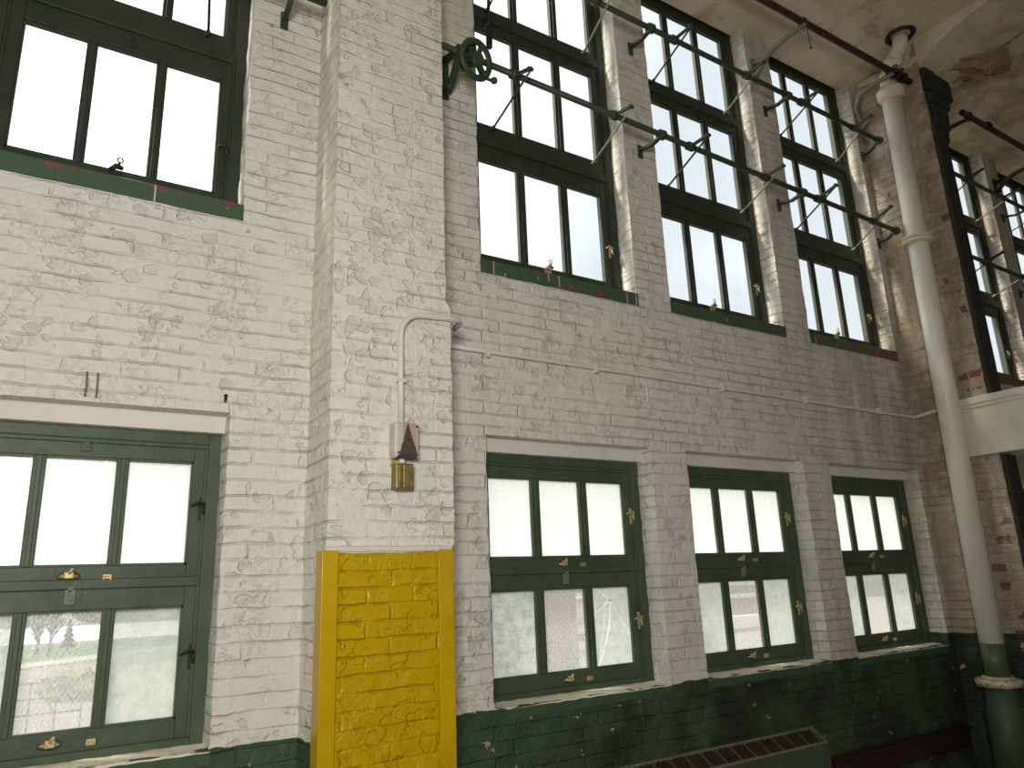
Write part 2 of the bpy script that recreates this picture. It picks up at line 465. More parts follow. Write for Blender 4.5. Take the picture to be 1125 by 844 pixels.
# ------------------------------------------------------------------ mesh helpers
class MB:
    def __init__(self):
        self.bm = bmesh.new()
    def box(self, a, b, bev=0.0):
        x0, y0, z0 = [min(p, q) for p, q in zip(a, b)]
        x1, y1, z1 = [max(p, q) for p, q in zip(a, b)]
        vs = [self.bm.verts.new(p) for p in ((x0, y0, z0), (x1, y0, z0), (x1, y1, z0), (x0, y1, z0), (x0, y0, z1), (x1, y0, z1), (x1, y1, z1), (x0, y1, z1))]
        fs = [self.bm.faces.new([vs[i] for i in f]) for f in ((3, 2, 1, 0), (4, 5, 6, 7), (0, 1, 5, 4), (1, 2, 6, 5), (2, 3, 7, 6), (3, 0, 4, 7))]
        if bev:
            es = list({e for f in fs for e in f.edges})
            bmesh.ops.bevel(self.bm, geom=es, offset=bev, segments=2, profile=.5, affect='EDGES')
        return self
    def prism(self, prof, x0, x1):
        """profile of (y, z) points swept along x"""
        n = len(prof)
        a = [self.bm.verts.new((x0, p[0], p[1])) for p in prof]
        b = [self.bm.verts.new((x1, p[0], p[1])) for p in prof]
        self.bm.faces.new(a[::-1])
        self.bm.faces.new(b)
        for i in range(n):
            j = (i+1) % n
            self.bm.faces.new((a[i], a[j], b[j], b[i]))
        bmesh.ops.recalc_face_normals(self.bm, faces=self.bm.faces[:])
        return self
    def poly(self, loop0, loop1):
        n = len(loop0)
        a = [self.bm.verts.new(p) for p in loop0]
        b = [self.bm.verts.new(p) for p in loop1]
        fs = [self.bm.faces.new(a[::-1]), self.bm.faces.new(b)]
        for i in range(n):
            j = (i+1) % n
            fs.append(self.bm.faces.new((a[i], a[j], b[j], b[i])))
        bmesh.ops.recalc_face_normals(self.bm, faces=fs)
        return self
    def tube(self, pts, r, seg=12, caps=True):
        pts = [Vector(p) for p in pts]
        rs = r if isinstance(r, (list, tuple)) else [r]*len(pts)
        rings = []
        up0 = None
        for i, p in enumerate(pts):
            if i == 0:
                d = pts[1]-p
            elif i == len(pts)-1:
                d = p-pts[i-1]
            else:
                d = (pts[i+1]-p).normalized()+(p-pts[i-1]).normalized()
            d.normalize()
            if up0 is None:
                up0 = Vector((0, 0, 1)) if abs(d.z) < .9 else Vector((1, 0, 0))
            s = d.cross(up0).normalized()
            q = s.cross(d).normalized()
            up0 = q
            rings.append([self.bm.verts.new(p+s*math.cos(2*math.pi*k/seg)*rs[i]+q*math.sin(2*math.pi*k/seg)*rs[i]) for k in range(seg)])
        fs = []
        for a, b in zip(rings, rings[1:]):
            for k in range(seg):
                j = (k+1) % seg
                f = self.bm.faces.new((a[k], a[j], b[j], b[k]))
                f.smooth = True
                fs.append(f)
        if caps:
            fs.append(self.bm.faces.new(rings[0][::-1]))
            fs.append(self.bm.faces.new(rings[-1]))
        bmesh.ops.recalc_face_normals(self.bm, faces=fs)
        return self
    def bar(self, a, b, w, h):
        """rectangular bar between two points"""
        a, b = Vector(a), Vector(b)
        d = (b-a).normalized()
        u = Vector((1, 0, 0)) if abs(d.x) < .8 else Vector((0, 0, 1))
        s = d.cross(u).normalized()
        u = s.cross(d).normalized()
        cs = [(-1, -1), (1, -1), (1, 1), (-1, 1)]
        return self.poly([a+u*w/2*i+s*h/2*j for i, j in cs], [b+u*w/2*i+s*h/2*j for i, j in cs])
    def torus(self, c, axis, R, rx, ry, seg=32, sides=10):
        """ring about an axis; rx radial half width, ry axial half width"""
        c = Vector(c)
        ax = Vector(axis).normalized()
        u = ax.orthogonal().normalized()
        v = ax.cross(u)
        rings = []
        for i in range(seg):
            a = 2*math.pi*i/seg
            rad = u*math.cos(a)+v*math.sin(a)
            rings.append([self.bm.verts.new(c+rad*(R+rx*math.cos(2*math.pi*k/sides))+ax*ry*math.sin(2*math.pi*k/sides)) for k in range(sides)])
        for i in range(seg):
            a, b = rings[i], rings[(i+1) % seg]
            for k in range(sides):
                j = (k+1) % sides
                f = self.bm.faces.new((a[k], a[j], b[j], b[k]))
                f.smooth = True
        bmesh.ops.recalc_face_normals(self.bm, faces=self.bm.faces[:])
        return self
    def ball(self, c, r, sc=(1, 1, 1), sub=2):
        ret = bmesh.ops.create_icosphere(self.bm, subdivisions=sub, radius=r)
        for v in ret['verts']:
            v.co = Vector((v.co.x*sc[0], v.co.y*sc[1], v.co.z*sc[2]))+Vector(c)
            for f in v.link_faces:
                f.smooth = True
        return self
    def blob(self, c, r, sc=(1, 1, 1), sub=3, amp=.35, fr=2.0, seed=0):
        ret = bmesh.ops.create_icosphere(self.bm, subdivisions=sub, radius=1)
        for v in ret['verts']:
            n = noise.noise(v.co*fr+Vector((seed, seed*.7, 0)))
            q = v.co*(1+amp*n)*r
            v.co = Vector((q.x*sc[0], q.y*sc[1], q.z*sc[2]))+Vector(c)
        return self
    def jitter(self, amp, fr):
        for v in self.bm.verts:
            v.co += noise.noise_vector(v.co*fr)*amp
        return self
    def build(self, name, mat, parent=None):
        me = bpy.data.meshes.new(name)
        if parent is not None:
            off = base(parent)
            for v in self.bm.verts:
                v.co -= off
        self.bm.to_mesh(me)
        self.bm.free()
        me.materials.append(M[mat] if isinstance(mat, str) else mat)
        o = bpy.data.objects.new(name, me)
        COL.objects.link(o)
        o.parent = parent
        return o

def base(o):
    v = Vector((0, 0, 0))
    while o is not None:
        v += o.location
        o = o.parent
    return v

def tag(o, label=None, cat=None, group=None, kind=None):
    for k, val in (('label', label), ('category', cat), ('group', group), ('kind', kind)):
        if val:
            o[k] = val
    return o

def empty(name, loc, label, cat, group=None, kind=None):
    o = bpy.data.objects.new(name, None)
    COL.objects.link(o)
    o.location = loc
    o.empty_display_size = .1
    return tag(o, label, cat, group, kind)

# ------------------------------------------------------------------ room shell
PB, PP = 1.82, 1.45           # bay pitch, opening width
ZS, ZF = 2.21, -1.85          # upper sill top, floor
ZC = 5.53                     # ceiling soffit along the wall
XS_LOW = [(-2.95, -1.615), (0, PP), (PB, PB+PP), (2*PB, 2*PB+PP), (6.70, 8.15), (8.52, 9.97)]
XS_UP = XS_LOW
def is_open(x, z):
    for a, b in XS_LOW:
        if a < x < b and (-.735 < z < .95 or ZS < z < 5.95):
            return True
    return False

def wall_mesh(name, mat, x0, x1, z0, z1, depth):
    xs = sorted({x0, x1, *[q for p in XS_LOW for q in p]})
    zs = sorted({z0, -.735, .95, ZS, 5.95, z1})
    def sub(vals, st):
        out = [vals[0]]
        for a, b in zip(vals, vals[1:]):
            n = max(1, round((b-a)/st))
            out += [a+(b-a)*(i+1)/n for i in range(n)]
        return out
    X, Z = sub(xs, .055), sub(zs, .042)
    nx, nz = len(X)-1, len(Z)-1
    op = [[is_open((X[i]+X[i+1])/2, (Z[j]+Z[j+1])/2) for j in range(nz)] for i in range(nx)]
    bm = bmesh.new()
    cache = {}
    def dv(x, y, z):
        p = Vector((x, y, z))
        n = noise.noise_vector(p*Vector((3.0, 3.0, 7.0)) if False else Vector((x*4, y*4, z*11)))
        n2 = noise.noise_vector(Vector((x*1.2, y, z*1.5)))
        k = .0075
        return p+Vector((n.x*k, n.y*k*.7, n.z*k*.4))+Vector((n2.x*.004, n2.y*.008, 0))
    def V(tagk, x, y, z):
        key = (tagk, round(x, 4), round(y, 4), round(z, 4))
        v = cache.get(key)
        if v is None:
            v = cache[key] = bm.verts.new(dv(x, y, z))
        return v
    YD = [0, .06, .12, .2, depth]
    for i in range(nx):
        for j in range(nz):
            if op[i][j]:
                continue
            q = ((X[i], Z[j]), (X[i+1], Z[j]), (X[i+1], Z[j+1]), (X[i], Z[j+1]))
            bm.faces.new([V('f', x, 0, z) for x, z in q]).smooth = True
            bm.faces.new([V('b', x, depth, z) for x, z in q[::-1]]).smooth = True
            for di, dj, (p, s), tg in ((-1, 0, (q[3], q[0]), 'l'), (1, 0, (q[1], q[2]), 'r'), (0, -1, (q[0], q[1]), 'd'), (0, 1, (q[2], q[3]), 'u')):
                a, b = i+di, j+dj
                if 0 <= a < nx and 0 <= b < nz and not op[a][b]:
                    continue
                for y0, y1 in zip(YD, YD[1:]):
                    k = tg+str(i if di else j)
                    bm.faces.new((V(k, s[0], y0, s[1]), V(k, p[0], y0, p[1]), V(k, p[0], y1, p[1]), V(k, s[0], y1, s[1]))).smooth = True
    me = bpy.data.meshes.new(name)
    bm.to_mesh(me)
    bm.free()
    me.materials.append(M[mat])
    o = bpy.data.objects.new(name, me)
    COL.objects.link(o)
    return tag(o, kind='structure')

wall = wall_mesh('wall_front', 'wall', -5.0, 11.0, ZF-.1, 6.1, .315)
tag(wall, 'white painted brick wall with a green lower band, pierced by two rows of windows', 'wall')

def noisy_block(name, mat, a, b, step=.045, amp=.006):
    """box with its own brick-scale unevenness, open at no side"""
    mb = MB()
    x0, y0, z0 = a
    x1, y1, z1 = b
    def grid(o, du, dv, lu, lv, k):
        nu, nv = max(1, round(lu/step)), max(1, round(lv/step))
        vs = [[None]*(nv+1) for _ in range(nu+1)]
        for i in range(nu+1):
            for j in range(nv+1):
                p = Vector(o)+Vector(du)*lu*i/nu+Vector(dv)*lv*j/nv
                n = noise.noise_vector(Vector((p.x*4, p.y*4, p.z*11)))
                vs[i][j] = mb.bm.verts.new(p+Vector((n.x*amp, n.y*amp*.8, n.z*amp*.4)))
        for i in range(nu):
            for j in range(nv):
                mb.bm.faces.new((vs[i][j], vs[i+1][j], vs[i+1][j+1], vs[i][j+1])).smooth = True
    lx, ly, lz = x1-x0, y1-y0, z1-z0
    grid((x0, y0, z0), (1, 0, 0), (0, 0, 1), lx, lz, 'f')
    grid((x0, y1, z0), (0, -1, 0), (0, 0, 1), ly, lz, 'l')
    grid((x1, y0, z0), (0, 1, 0), (0, 0, 1), ly, lz, 'r')
    grid((x0, y1, z0), (1, 0, 0), (0, -1, 0), lx, ly, 'b')
    grid((x0, y0, z1), (1, 0, 0), (0, 1, 0), lx, ly, 't')
    return mb.build(name, mat)
p1 = noisy_block('wall_pilaster', 'pilaster', (-1.185, -.385, ZF), (-.482, .0, ZC+.2))
for v in p1.data.vertices:      # the middle part stands out a few centimetres on its right
    if .21 < v.co.z < 1.66:
        v.co.x += .030*min(1, max(0, (v.co.x+.62)/.13))
tag(p1, 'broad white brick pilaster with a yellow painted lower front', 'pilaster', kind='structure')
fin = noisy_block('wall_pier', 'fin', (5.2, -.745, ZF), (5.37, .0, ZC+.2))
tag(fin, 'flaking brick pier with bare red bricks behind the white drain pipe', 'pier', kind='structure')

# ceiling: low soffit along the wall, then the slab, plus the beam haunch out of the end pier
cb = MB()
prof = [(.14, ZC), (-.47, ZC+.01), (-.56, ZC+.10), (-9.0, ZC+.10), (-9.0, ZC+.5), (.14, ZC+.5)]
cb.prism(prof, -5.0, 11.0)
tag(cb.build('ceiling', 'ceiling'), 'stained cream plaster ceiling', 'ceiling', kind='structure')
hb = MB()
def haunch(x):
    pts = [(x, 0.1, ZC-.02), (x, -.74, 5.30), (x, -.9, 5.40), (x, -1.15, 5.49), (x, -1.6, 5.56), (x, -9.0, 5.57), (x, -9.0, ZC+.3), (x, .1, ZC+.3)]
    return pts
hb.poly(haunch(5.2), haunch(6.0))
tag(hb.build('ceiling_beam', 'ceiling'), 'shallow plastered ceiling beam springing from the end pier', 'beam', kind='structure')

fl = MB().box((-5, -9, ZF-.12), (11, .05, ZF))
tag(fl.build('floor', 'floor'), 'worn factory floor', 'floor', kind='structure')
tag(MB().box((-5.15, -9, ZF), (-5, .46, 6.1)).build('wall_left', 'room_wall'), 'painted side wall', 'wall', kind='structure')
tag(MB().box((11, -9, ZF), (11.15, .46, 6.1)).build('wall_right', 'room_wall'), 'painted end wall', 'wall', kind='structure')
tag(MB().box((-5.15, -9.15, ZF), (11.15, -9, 6.1)).build('wall_back', 'room_wall'), 'painted opposite wall', 'wall', kind='structure')

# ------------------------------------------------------------------ windows
YF, YSH, YG = .165, .185, .212
def lattice(mb, x0, x1, z0, z1, cols, y0, y1, mw):
    pass

def catch(sash, x, z, y, mat='brass'):
    """cupped sash catch with a round back plate"""
    m = MB()
    m.ball((x, y, z), .034, (1.55, .16, .72), 3)
    m.build('catch_plate', 'oval', sash)
    m = MB()
    m.tube([(x-.045, y-.002, z-.002), (x-.025, y-.008, z), (x+.025, y-.008, z), (x+.045, y-.002, z-.002)], [.004, .010, .010, .004], 8)
    m.box((x-.022, y-.030, z-.012), (x+.022, y-.004, z+.022), .005)
    m.tube([(x, y-.02, z+.008), (x+.012, y-.034, z+.034)], [.010, .008], 8)
    return m.build('catch', mat, sash)

def pull(sash, x, z, y):
    m = MB()
    m.box((x-.020, y-.005, z-.014), (x+.020, y+.004, z+.016), .002)
    m.box((x-.020, y-.020, z+.006), (x+.020, y-.004, z+.016), .002)
    m.box((x-.020, y-.020, z-.010), (x-.010, y-.004, z+.008), .002)
    m.box((x+.010, y-.020, z-.010), (x+.020, y-.004, z+.008), .002)
    return m.build('finger_pull', 'brass', sash)

def strap(sash, x, z, y, mat):
    m = MB()
    m.box((x-.024, y-.010, z-.045), (x+.024, y+.003, z+.045), .004)
    m.tube([(x, y-.004, z+.030), (x, y-.018, z+.034)], .012, 10)
    m.tube([(x, y-.006, z-.010), (x, y-.022, z-.012)], .014, 10)
    return m.build('keeper_plate', mat, sash)

def side_latch(sash, x, z, y, mat):
    m = MB()
    m.box((x-.016, y-.008, z-.07), (x+.016, y+.003, z+.05), .004)
    m.tube([(x, y-.004, z+.01), (x, y-.03, z+.012)], .016, 10)
    m.tube([(x+.005, y-.026, z+.01), (x-.03, y-.032, z+.018), (x-.062, y-.026, z+.002)], [.009, .008, .005], 8)
    m.tube([(x, y-.022, z+.005), (x+.008, y-.026, z-.045)], [.009, .006], 8)
    return m.build('stay_latch', mat, sash)

def sash_bars(x0, x1, z0, z1, gx, gz, y0, y1, mw_cols):
    """rails and stiles from the outer rectangle to the glass rectangle, then two muntins"""
    m = MB()
    g0, g1 = gx
    a, b = gz
    m.box((x0, y0, z0), (g0, y1, z1), .004)
    m.box((g1, y0, z0), (x1, y1, z1), .004)
    m.box((g0, y0, b), (g1, y1, z1), .004)
    m.box((g0, y0, z0), (g1, y1, a), .004)
    for c0, c1 in mw_cols:
        m.box((c0, y0+.003, a-.002), (c1, y1-.003, b+.002), .006)
        m.box(((c0+c1)/2-.012, y0-.006, a), ((c0+c1)/2+.012, y0+.006, b), .004)
    # thin glazing bead round the whole glass
    bw = .010
    m.box((g0, y0+.006, a), (g0+bw, y1, b))
    m.box((g1-bw, y0+.006, a), (g1, y1, b))
    m.box((g0, y0+.006, a), (g1, y1, a+bw))
    m.box((g0, y0+.006, b-bw), (g1, y1, b))
    return m

def pane(sash, name, x0, x1, z0, z1, mat, y=YG):
    return MB().box((x0-.004, y, z0-.004), (x1+.004, y+.005, z1+.004)).build(name, mat, sash)

NWIN = [0]
def lower_window(x0, x1, cols, label, mats, lintel_top=.95, crack=False):
    NWIN[0] += 1
    r = empty('window_%d' % NWIN[0], ((x0+x1)/2, 0, -.735), label, 'window', kind='structure')
    mat = 'green_low'
    xa, xb = x0-.02, x1+.02
    g0, g1 = cols[0][0], cols[-1][1]
    fi0, fi1 = x0+.065, x1-.065
    f = MB()
    zt, zb, zm0, zm1 = .858, -.735, .045, .095
    f.box((xa, YF, zb), (fi0, YF+.13, zt), .006)
    f.box((fi1, YF, zb), (xb, YF+.13, zt), .006)
    f.box((fi0, YF, .795), (fi1, YF+.13, zt), .006)
    f.box((fi0, YF, zb), (fi1, YF+.13, -.690), .006)
    f.box((fi0, YF+.004, zm0), (fi1, YF+.13, zm1), .006)
    # inner stop beads
    f.box((fi0, YF+.006, .775), (fi1, YF+.03, .797), .004)
    f.box((fi0-.002, YF+.008, -.69), (fi0+.016, YF+.03, .78), .004)
    f.box((fi1-.016, YF+.008, -.69), (fi1+.002, YF+.03, .78), .004)
    f.build('frame', mat, r)
    mw = [(cols[0][1], cols[1][0]), (cols[1][1], cols[2][0])]
    cx = (cols[1][0]+cols[1][1])/2
    for k, (z0, z1, a, b) in enumerate(((.092, .78, .157, .702), (-.693, .05, -.600, -.053))):
        s = sash_bars(fi0+.012, fi1-.012, z0, z1, (g0, g1), (a, b), YSH, YSH+.045, mw).build('sash', mat, r)
        for q, (c0, c1) in enumerate(cols):
            pane(s, 'glass_pane', c0, c1, a, b, mats[k][q])
        catch(s, cx-.005, a-.048, YSH)
        pull(s, cx+.162, a-.058, YSH)
        strap(s, cx+.010, b+.072, YSH, 'bar_grey' if k else 'green_low')
        side_latch(s, g1+.055, (a+b)/2+.03, YSH, 'brass' if x0 >= 0 else 'dark_iron')
        if crack and k:
            MB().ball((cols[2][0]+.165, YG-.001, b-.10), .007, (1, .5, 1)).build('impact_hole', 'dark_iron', s)
    sl = MB()
    sl.prism([(-.004, -.80), (-.006, -.745), (.004, -.738), (.16, -.726), (.30, -.726), (.30, -.80)], x0-.005, x1+.005)
    bmesh.ops.subdivide_edges(sl.bm, edges=[e for e in sl.bm.edges if abs(e.verts[0].co.x-e.verts[1].co.x) > .5], cuts=40)
    sl.jitter(.005, 16).build('sill', 'sill_low', r)
    MB().box((x0-.02, .105, .856), (x1+.02, .40, lintel_top+.06)).build('lintel', 'plaster', r)
    return r

def upper_window(x0, x1, cols, label, frame_paint='green_high', lever=False):
    NWIN[0] += 1
    r = empty('window_%d' % NWIN[0], ((x0+x1)/2, 0, ZS), label, 'window', kind='structure')
    xa, xb = x0-.02, x1+.02
    g0, g1 = cols[0][0], cols[-1][1]
    fi0, fi1 = x0+.065, x1-.065
    zt, zb = 5.93, ZS-.01
    f = MB()
    f.box((xa, YF, zb), (fi0, YF+.13, zt), .006)
    f.box((fi1, YF, zb), (xb, YF+.13, zt), .006)
    f.box((fi0, YF, 5.58), (fi1, YF+.13, zt), .006)
    f.box((fi0, YF, zb), (fi1, YF+.13, 2.262), .006)
    for z in (3.275, 4.425):
        f.box((fi0, YF, z), (fi1, YF+.13, z+.075), .006)
    f.box((fi0-.002, YF+.008, 2.26), (fi0+.016, YF+.03, 5.58), .004)
    f.box((fi1-.016, YF+.008, 2.26), (fi1+.002, YF+.03, 5.58), .004)
    f.build('frame', frame_paint, r)
    mw = [(cols[0][1], cols[1][0]), (cols[1][1], cols[2][0])]
    cx = (cols[1][0]+cols[1][1])/2
    for k, (z0, z1, a, b) in enumerate(((2.262, 3.28, 2.343, 3.152), (3.345, 4.43, 3.458, 4.345), (4.495, 5.585, 4.562, 5.462))):
        s = sash_bars(fi0+.012, fi1-.012, z0, z1, (g0, g1), (a, b), YSH, YSH+.045, mw).build('sash', frame_paint, r)
        for q, (c0, c1) in enumerate(cols):
            pane(s, 'glass_pane', c0, c1, a, b, 'glass')
        if k == 0:
            m = MB()
            m.box((cx-.03, YSH-.012, a-.04), (cx+.03, YSH+.004, a-.005), .004)
            m.tube([(cx-.035, YSH-.010, a-.01), (cx+.0, YSH-.03, a+.014), (cx+.035, YSH-.018, a+.012)], [.010, .018, .012], 10)
            m.tube([(cx+.012, YSH-.026, a+.01), (cx+.016, YSH-.022, a+.045)], [.010, .007], 8)
            m.torus((cx+.018, YSH-.02, a+.06), (0, 1, .1), .014, .004, .004, 16, 6)
            m.build('catch', 'dark_iron' if x0 < 0 else 'brass', s)
            side_latch(s, g1+.055, a+.30, YSH, 'brass' if x0 >= 0 else 'dark_iron')
            strap(s, cx, b+.070, YSH, frame_paint)
    si = MB()
    si.prism([(-.010, ZS-.105), (-.012, ZS-.004), (.0, ZS), (.20, ZS+.02), (.20, ZS-.105)], x0-.004, x1+.004)
    bmesh.ops.subdivide_edges(si.bm, edges=[e for e in si.bm.edges if abs(e.verts[0].co.x-e.verts[1].co.x) > .5], cuts=30)
    si.jitter(.004, 14).build('sill', 'sill_high', r)
    return r

def cols_at(x0):
    return [(x0+.110, x0+.466), (x0+.540, x0+.886), (x0+.960, x0+1.310)]
COL_A = [(-2.805, -2.494), (-2.436, -2.124), (-2.064, -1.750)]
MK = ['milky']*3
lower_window(*XS_LOW[0], COL_A, 'lower window left of the yellow pilaster, showing grass and a road through its middle pane', (MK, ['milky_low', 'wired', 'milky_low']), .985)
lower_window(*XS_LOW[1], cols_at(0), 'lower window right of the yellow pilaster, with a cracked bottom pane', (MK, ['mottled', 'wired', 'cracked']), crack=True)
lower_window(*XS_LOW[2], cols_at(PB), 'middle lower window of the right bay, with a view onto a yard', (MK, ['milky_low', 'wired', 'milky_low']))
lower_window(*XS_LOW[3], cols_at(2*PB), 'lower window nearest the white drain pipe, over the maroon ledge', (MK, ['milky_low', 'wired', 'milky_low']))
lower_window(*XS_LOW[4], cols_at(6.70), 'lower window beyond the end pier, mostly hidden under the white beam', (MK, ['milky_low']*3))
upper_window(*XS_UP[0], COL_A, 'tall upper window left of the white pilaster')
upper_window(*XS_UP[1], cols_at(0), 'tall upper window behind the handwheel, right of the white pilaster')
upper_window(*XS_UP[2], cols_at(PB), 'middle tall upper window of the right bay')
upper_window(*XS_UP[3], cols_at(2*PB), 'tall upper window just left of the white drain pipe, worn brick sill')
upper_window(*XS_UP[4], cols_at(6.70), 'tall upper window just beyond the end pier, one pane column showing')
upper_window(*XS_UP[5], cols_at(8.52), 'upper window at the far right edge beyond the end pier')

# ------------------------------------------------------------------ corner guards on the yellow part of the pilaster
for x0, x1, sx, lab in ((-1.212, -1.128, -1, 'yellow steel corner guard on the left edge of the pilaster'), (-.562, -.470, 1, 'yellow steel corner guard on the right edge of the pilaster')):
    m = MB()
    m.box((x0, -.407, ZF+.002), (x1, -.397, .190), .003)
    xe = x0 if sx < 0 else x1
    m.box((xe, -.402, ZF+.002), (xe-sx*.010, -.30, .190), .003)
    for z in (-1.5, -.9, -.35, .1):
        m.tube([((x0+x1)/2, -.405, z), ((x0+x1)/2, -.412, z)], .010, 10)
    tag(m.build('corner_guard', 'yellow'), lab, 'guard', 'yellow corner guards')
m = MB().prism([(-.40, .183), (-.402, .205), (-.38, .215), (-.38, .183)], -1.195, -.475)
bmesh.ops.subdivide_edges(m.bm, edges=[e for e in m.bm.edges if abs(e.verts[0].co.x-e.verts[1].co.x) > .5], cuts=30)
tag(m.jitter(.005, 15).build('trim_1', 'conduit'), 'thin white caulk line above the yellow paint', 'trim', kind='structure')

# ------------------------------------------------------------------ electrical things on the pilaster
def arc(c, r, a0, a1, n, f):
    return [f(c[0]+r*math.cos(a0+(a1-a0)*i/n), c[1]+r*math.sin(a0+(a1-a0)*i/n)) for i in range(n+1)]
YP = -.405
pts = [(-.783, YP, .86), (-.786, YP, 1.20), (-.785, YP, 1.40)]
pts += arc((-.645, 1.40), .14, math.pi, math.pi/2+.0, 10, lambda x, z: (x, YP, z))[1:]
pts += [(-.55, YP, 1.545), (-.47, YP, 1.55), (-.40, YP+.01, 1.553), (-.372, YP+.05, 1.55), (-.37, YP+.12, 1.535)]
m = MB().tube(pts, .0175, 10)
c = m.build('electrical_conduit', 'conduit')
tag(c, 'white bent conduit running up the pilaster from the rusty switch box', 'conduit')
m = MB().box((-.81, -.423, 1.115), (-.757, -.385, 1.135), .004)
m.build('pipe_clip', 'conduit', c)

def rusty_box_mat():
    t = NT('rusty_switch_box')
    g = t.pos()
    sp = t.n('ShaderNodeSeparateXYZ')
    t.l(g.outputs['Position'], sp.inputs[0])
    x, y, z = sp.outputs
    v = g.outputs['Position']
    c = t.mix(t.noise(v, 18, 4), (.62, .58, .52), (.50, .45, .38))
    # tan panel, then a rust tongue widening downwards
    tan = t.math('MULTIPLY', t.step(x, -.808, -.800), t.math('SUBTRACT', 1, t.step(x, -.728, -.722)))
    c = t.mix(t.math('MULTIPLY', tan, .85), c, t.mix(t.noise(v, 25, 3), (.40, .25, .15), (.52, .38, .25)))
    half = t.math('MULTIPLY', t.math('SUBTRACT', .875, z), .30)
    d = t.math('ABSOLUTE', t.math('ADD', x, t.math('ADD', .773, t.math('MULTIPLY', t.math('SUBTRACT', t.noise(v, 20, 3), .5), .03))))
    tong = t.math('LESS_THAN', d, half)
    c = t.mix(tong, c, t.mix(t.noise(v, 40, 3), (.055, .035, .026), (.12, .085, .065)))
    c = t.mix(t.step(t.noise(v, 50, 3), .70, .72), c, (.03, .02, .015))
    return t.principled(c, .5, .1, t.bump(t.noise(v, 50, 3), .004, .4), .4)
M['rusty_box'] = rusty_box_mat()
b = empty('switch_box', (-.775, -.385, .68), 'rust-stained square metal switch box at the foot of the bent conduit', 'switch box')
MB().box((-.850, -.470, .675), (-.705, -.385, .872), .010).build('body', 'rusty_box', b)
MB().box((-.838, -.478, .687), (-.715, -.469, .862), .004).build('cover', 'rusty_box', b)
for x, z in ((-.83, .70), (-.723, .85), (-.772, .775)):
    MB().tube([(x, -.477, z), (x, -.483, z)], .006, 8).build('screw', 'dark_iron', b)
b = empty('outlet_cover', (-.782, -.385, .505), 'small brass-coloured ribbed metal box hanging under the rusty switch box', 'outlet box')
MB().box((-.838, -.455, .505), (-.728, -.385, .648), .010).build('body', 'brass_dark', b)
MB().box((-.800, -.472, .512), (-.738, -.454, .642), .006).build('lid', 'brass_dark', b)
MB().box((-.822, -.462, .515), (-.808, -.454, .640), .003).build('hinge', 'brass_dark', b)
MB().tube([(-.786, -.42, .646), (-.786, -.42, .678)], .018, 10).build('nipple', 'pipe_white', b)
m = MB().poly([(-.848, -.40, .642), (-.812, -.40, .648), (-.828, -.40, .682)], [(-.848, -.404, .642), (-.812, -.404, .648), (-.828, -.404, .682)])
tag(m.build('paper_scrap', 'yellow'), 'ochre torn scrap stuck beside the neck between the two boxes', 'scrap')

# long horizontal conduit, continuing onto the pier
pts = [(-.448, -.02, 1.520), (0.3, -.02, 1.519), (1.46, -.022, 1.515), (2.6, -.02, 1.508), (4.0, -.02, 1.502), (5.08, -.022, 1.496), (5.15, -.03, 1.497), (5.178, -.06, 1.502), (5.18, -.15, 1.512), (5.18, -.40, 1.532)]
c = MB().tube(pts, .0165, 10).build('wall_conduit', 'conduit')
tag(c, 'long white conduit running level across the brick between the window rows', 'conduit')
for x in (.02, .95, 2.3, 3.4, 4.55):
    MB().box((x-.012, -.042, 1.478), (x+.012, .006, 1.545), .003).build('pipe_clip', 'conduit', c)
m = MB().tube([(1.457, -.012, 1.50), (1.459, -.012, 1.38), (1.462, -.010, 1.30)], .008, 8)
tag(m.build('cable_drop', 'conduit'), 'short white cable dropping from the long wall conduit', 'cable')

# nail and hook marks left of the pilaster
m = MB().tube([(-1.648, .0, 1.045), (-1.648, -.03, 1.040)], .008, 8).tube([(-1.648, -.028, 1.045), (-1.650, -.024, 1.005)], [.009, .006], 8)
tag(m.build('wall_nail', 'dark_iron'), 'dark iron nail in the brick above the lower left window', 'nail')
for x, lab in ((-2.31, 'left of two thin upright wires on the plaster above the lower left window'), (-2.262, 'right of two thin upright wires on the plaster above the lower left window')):
    m = MB().tube([(x, -.008, .97), (x+.001, -.012, 1.03), (x-.002, -.008, 1.10)], .005, 6)
    tag(m.build('wall_wire', 'bar_grey'), lab, 'wire', 'thin wires above the lower left window')

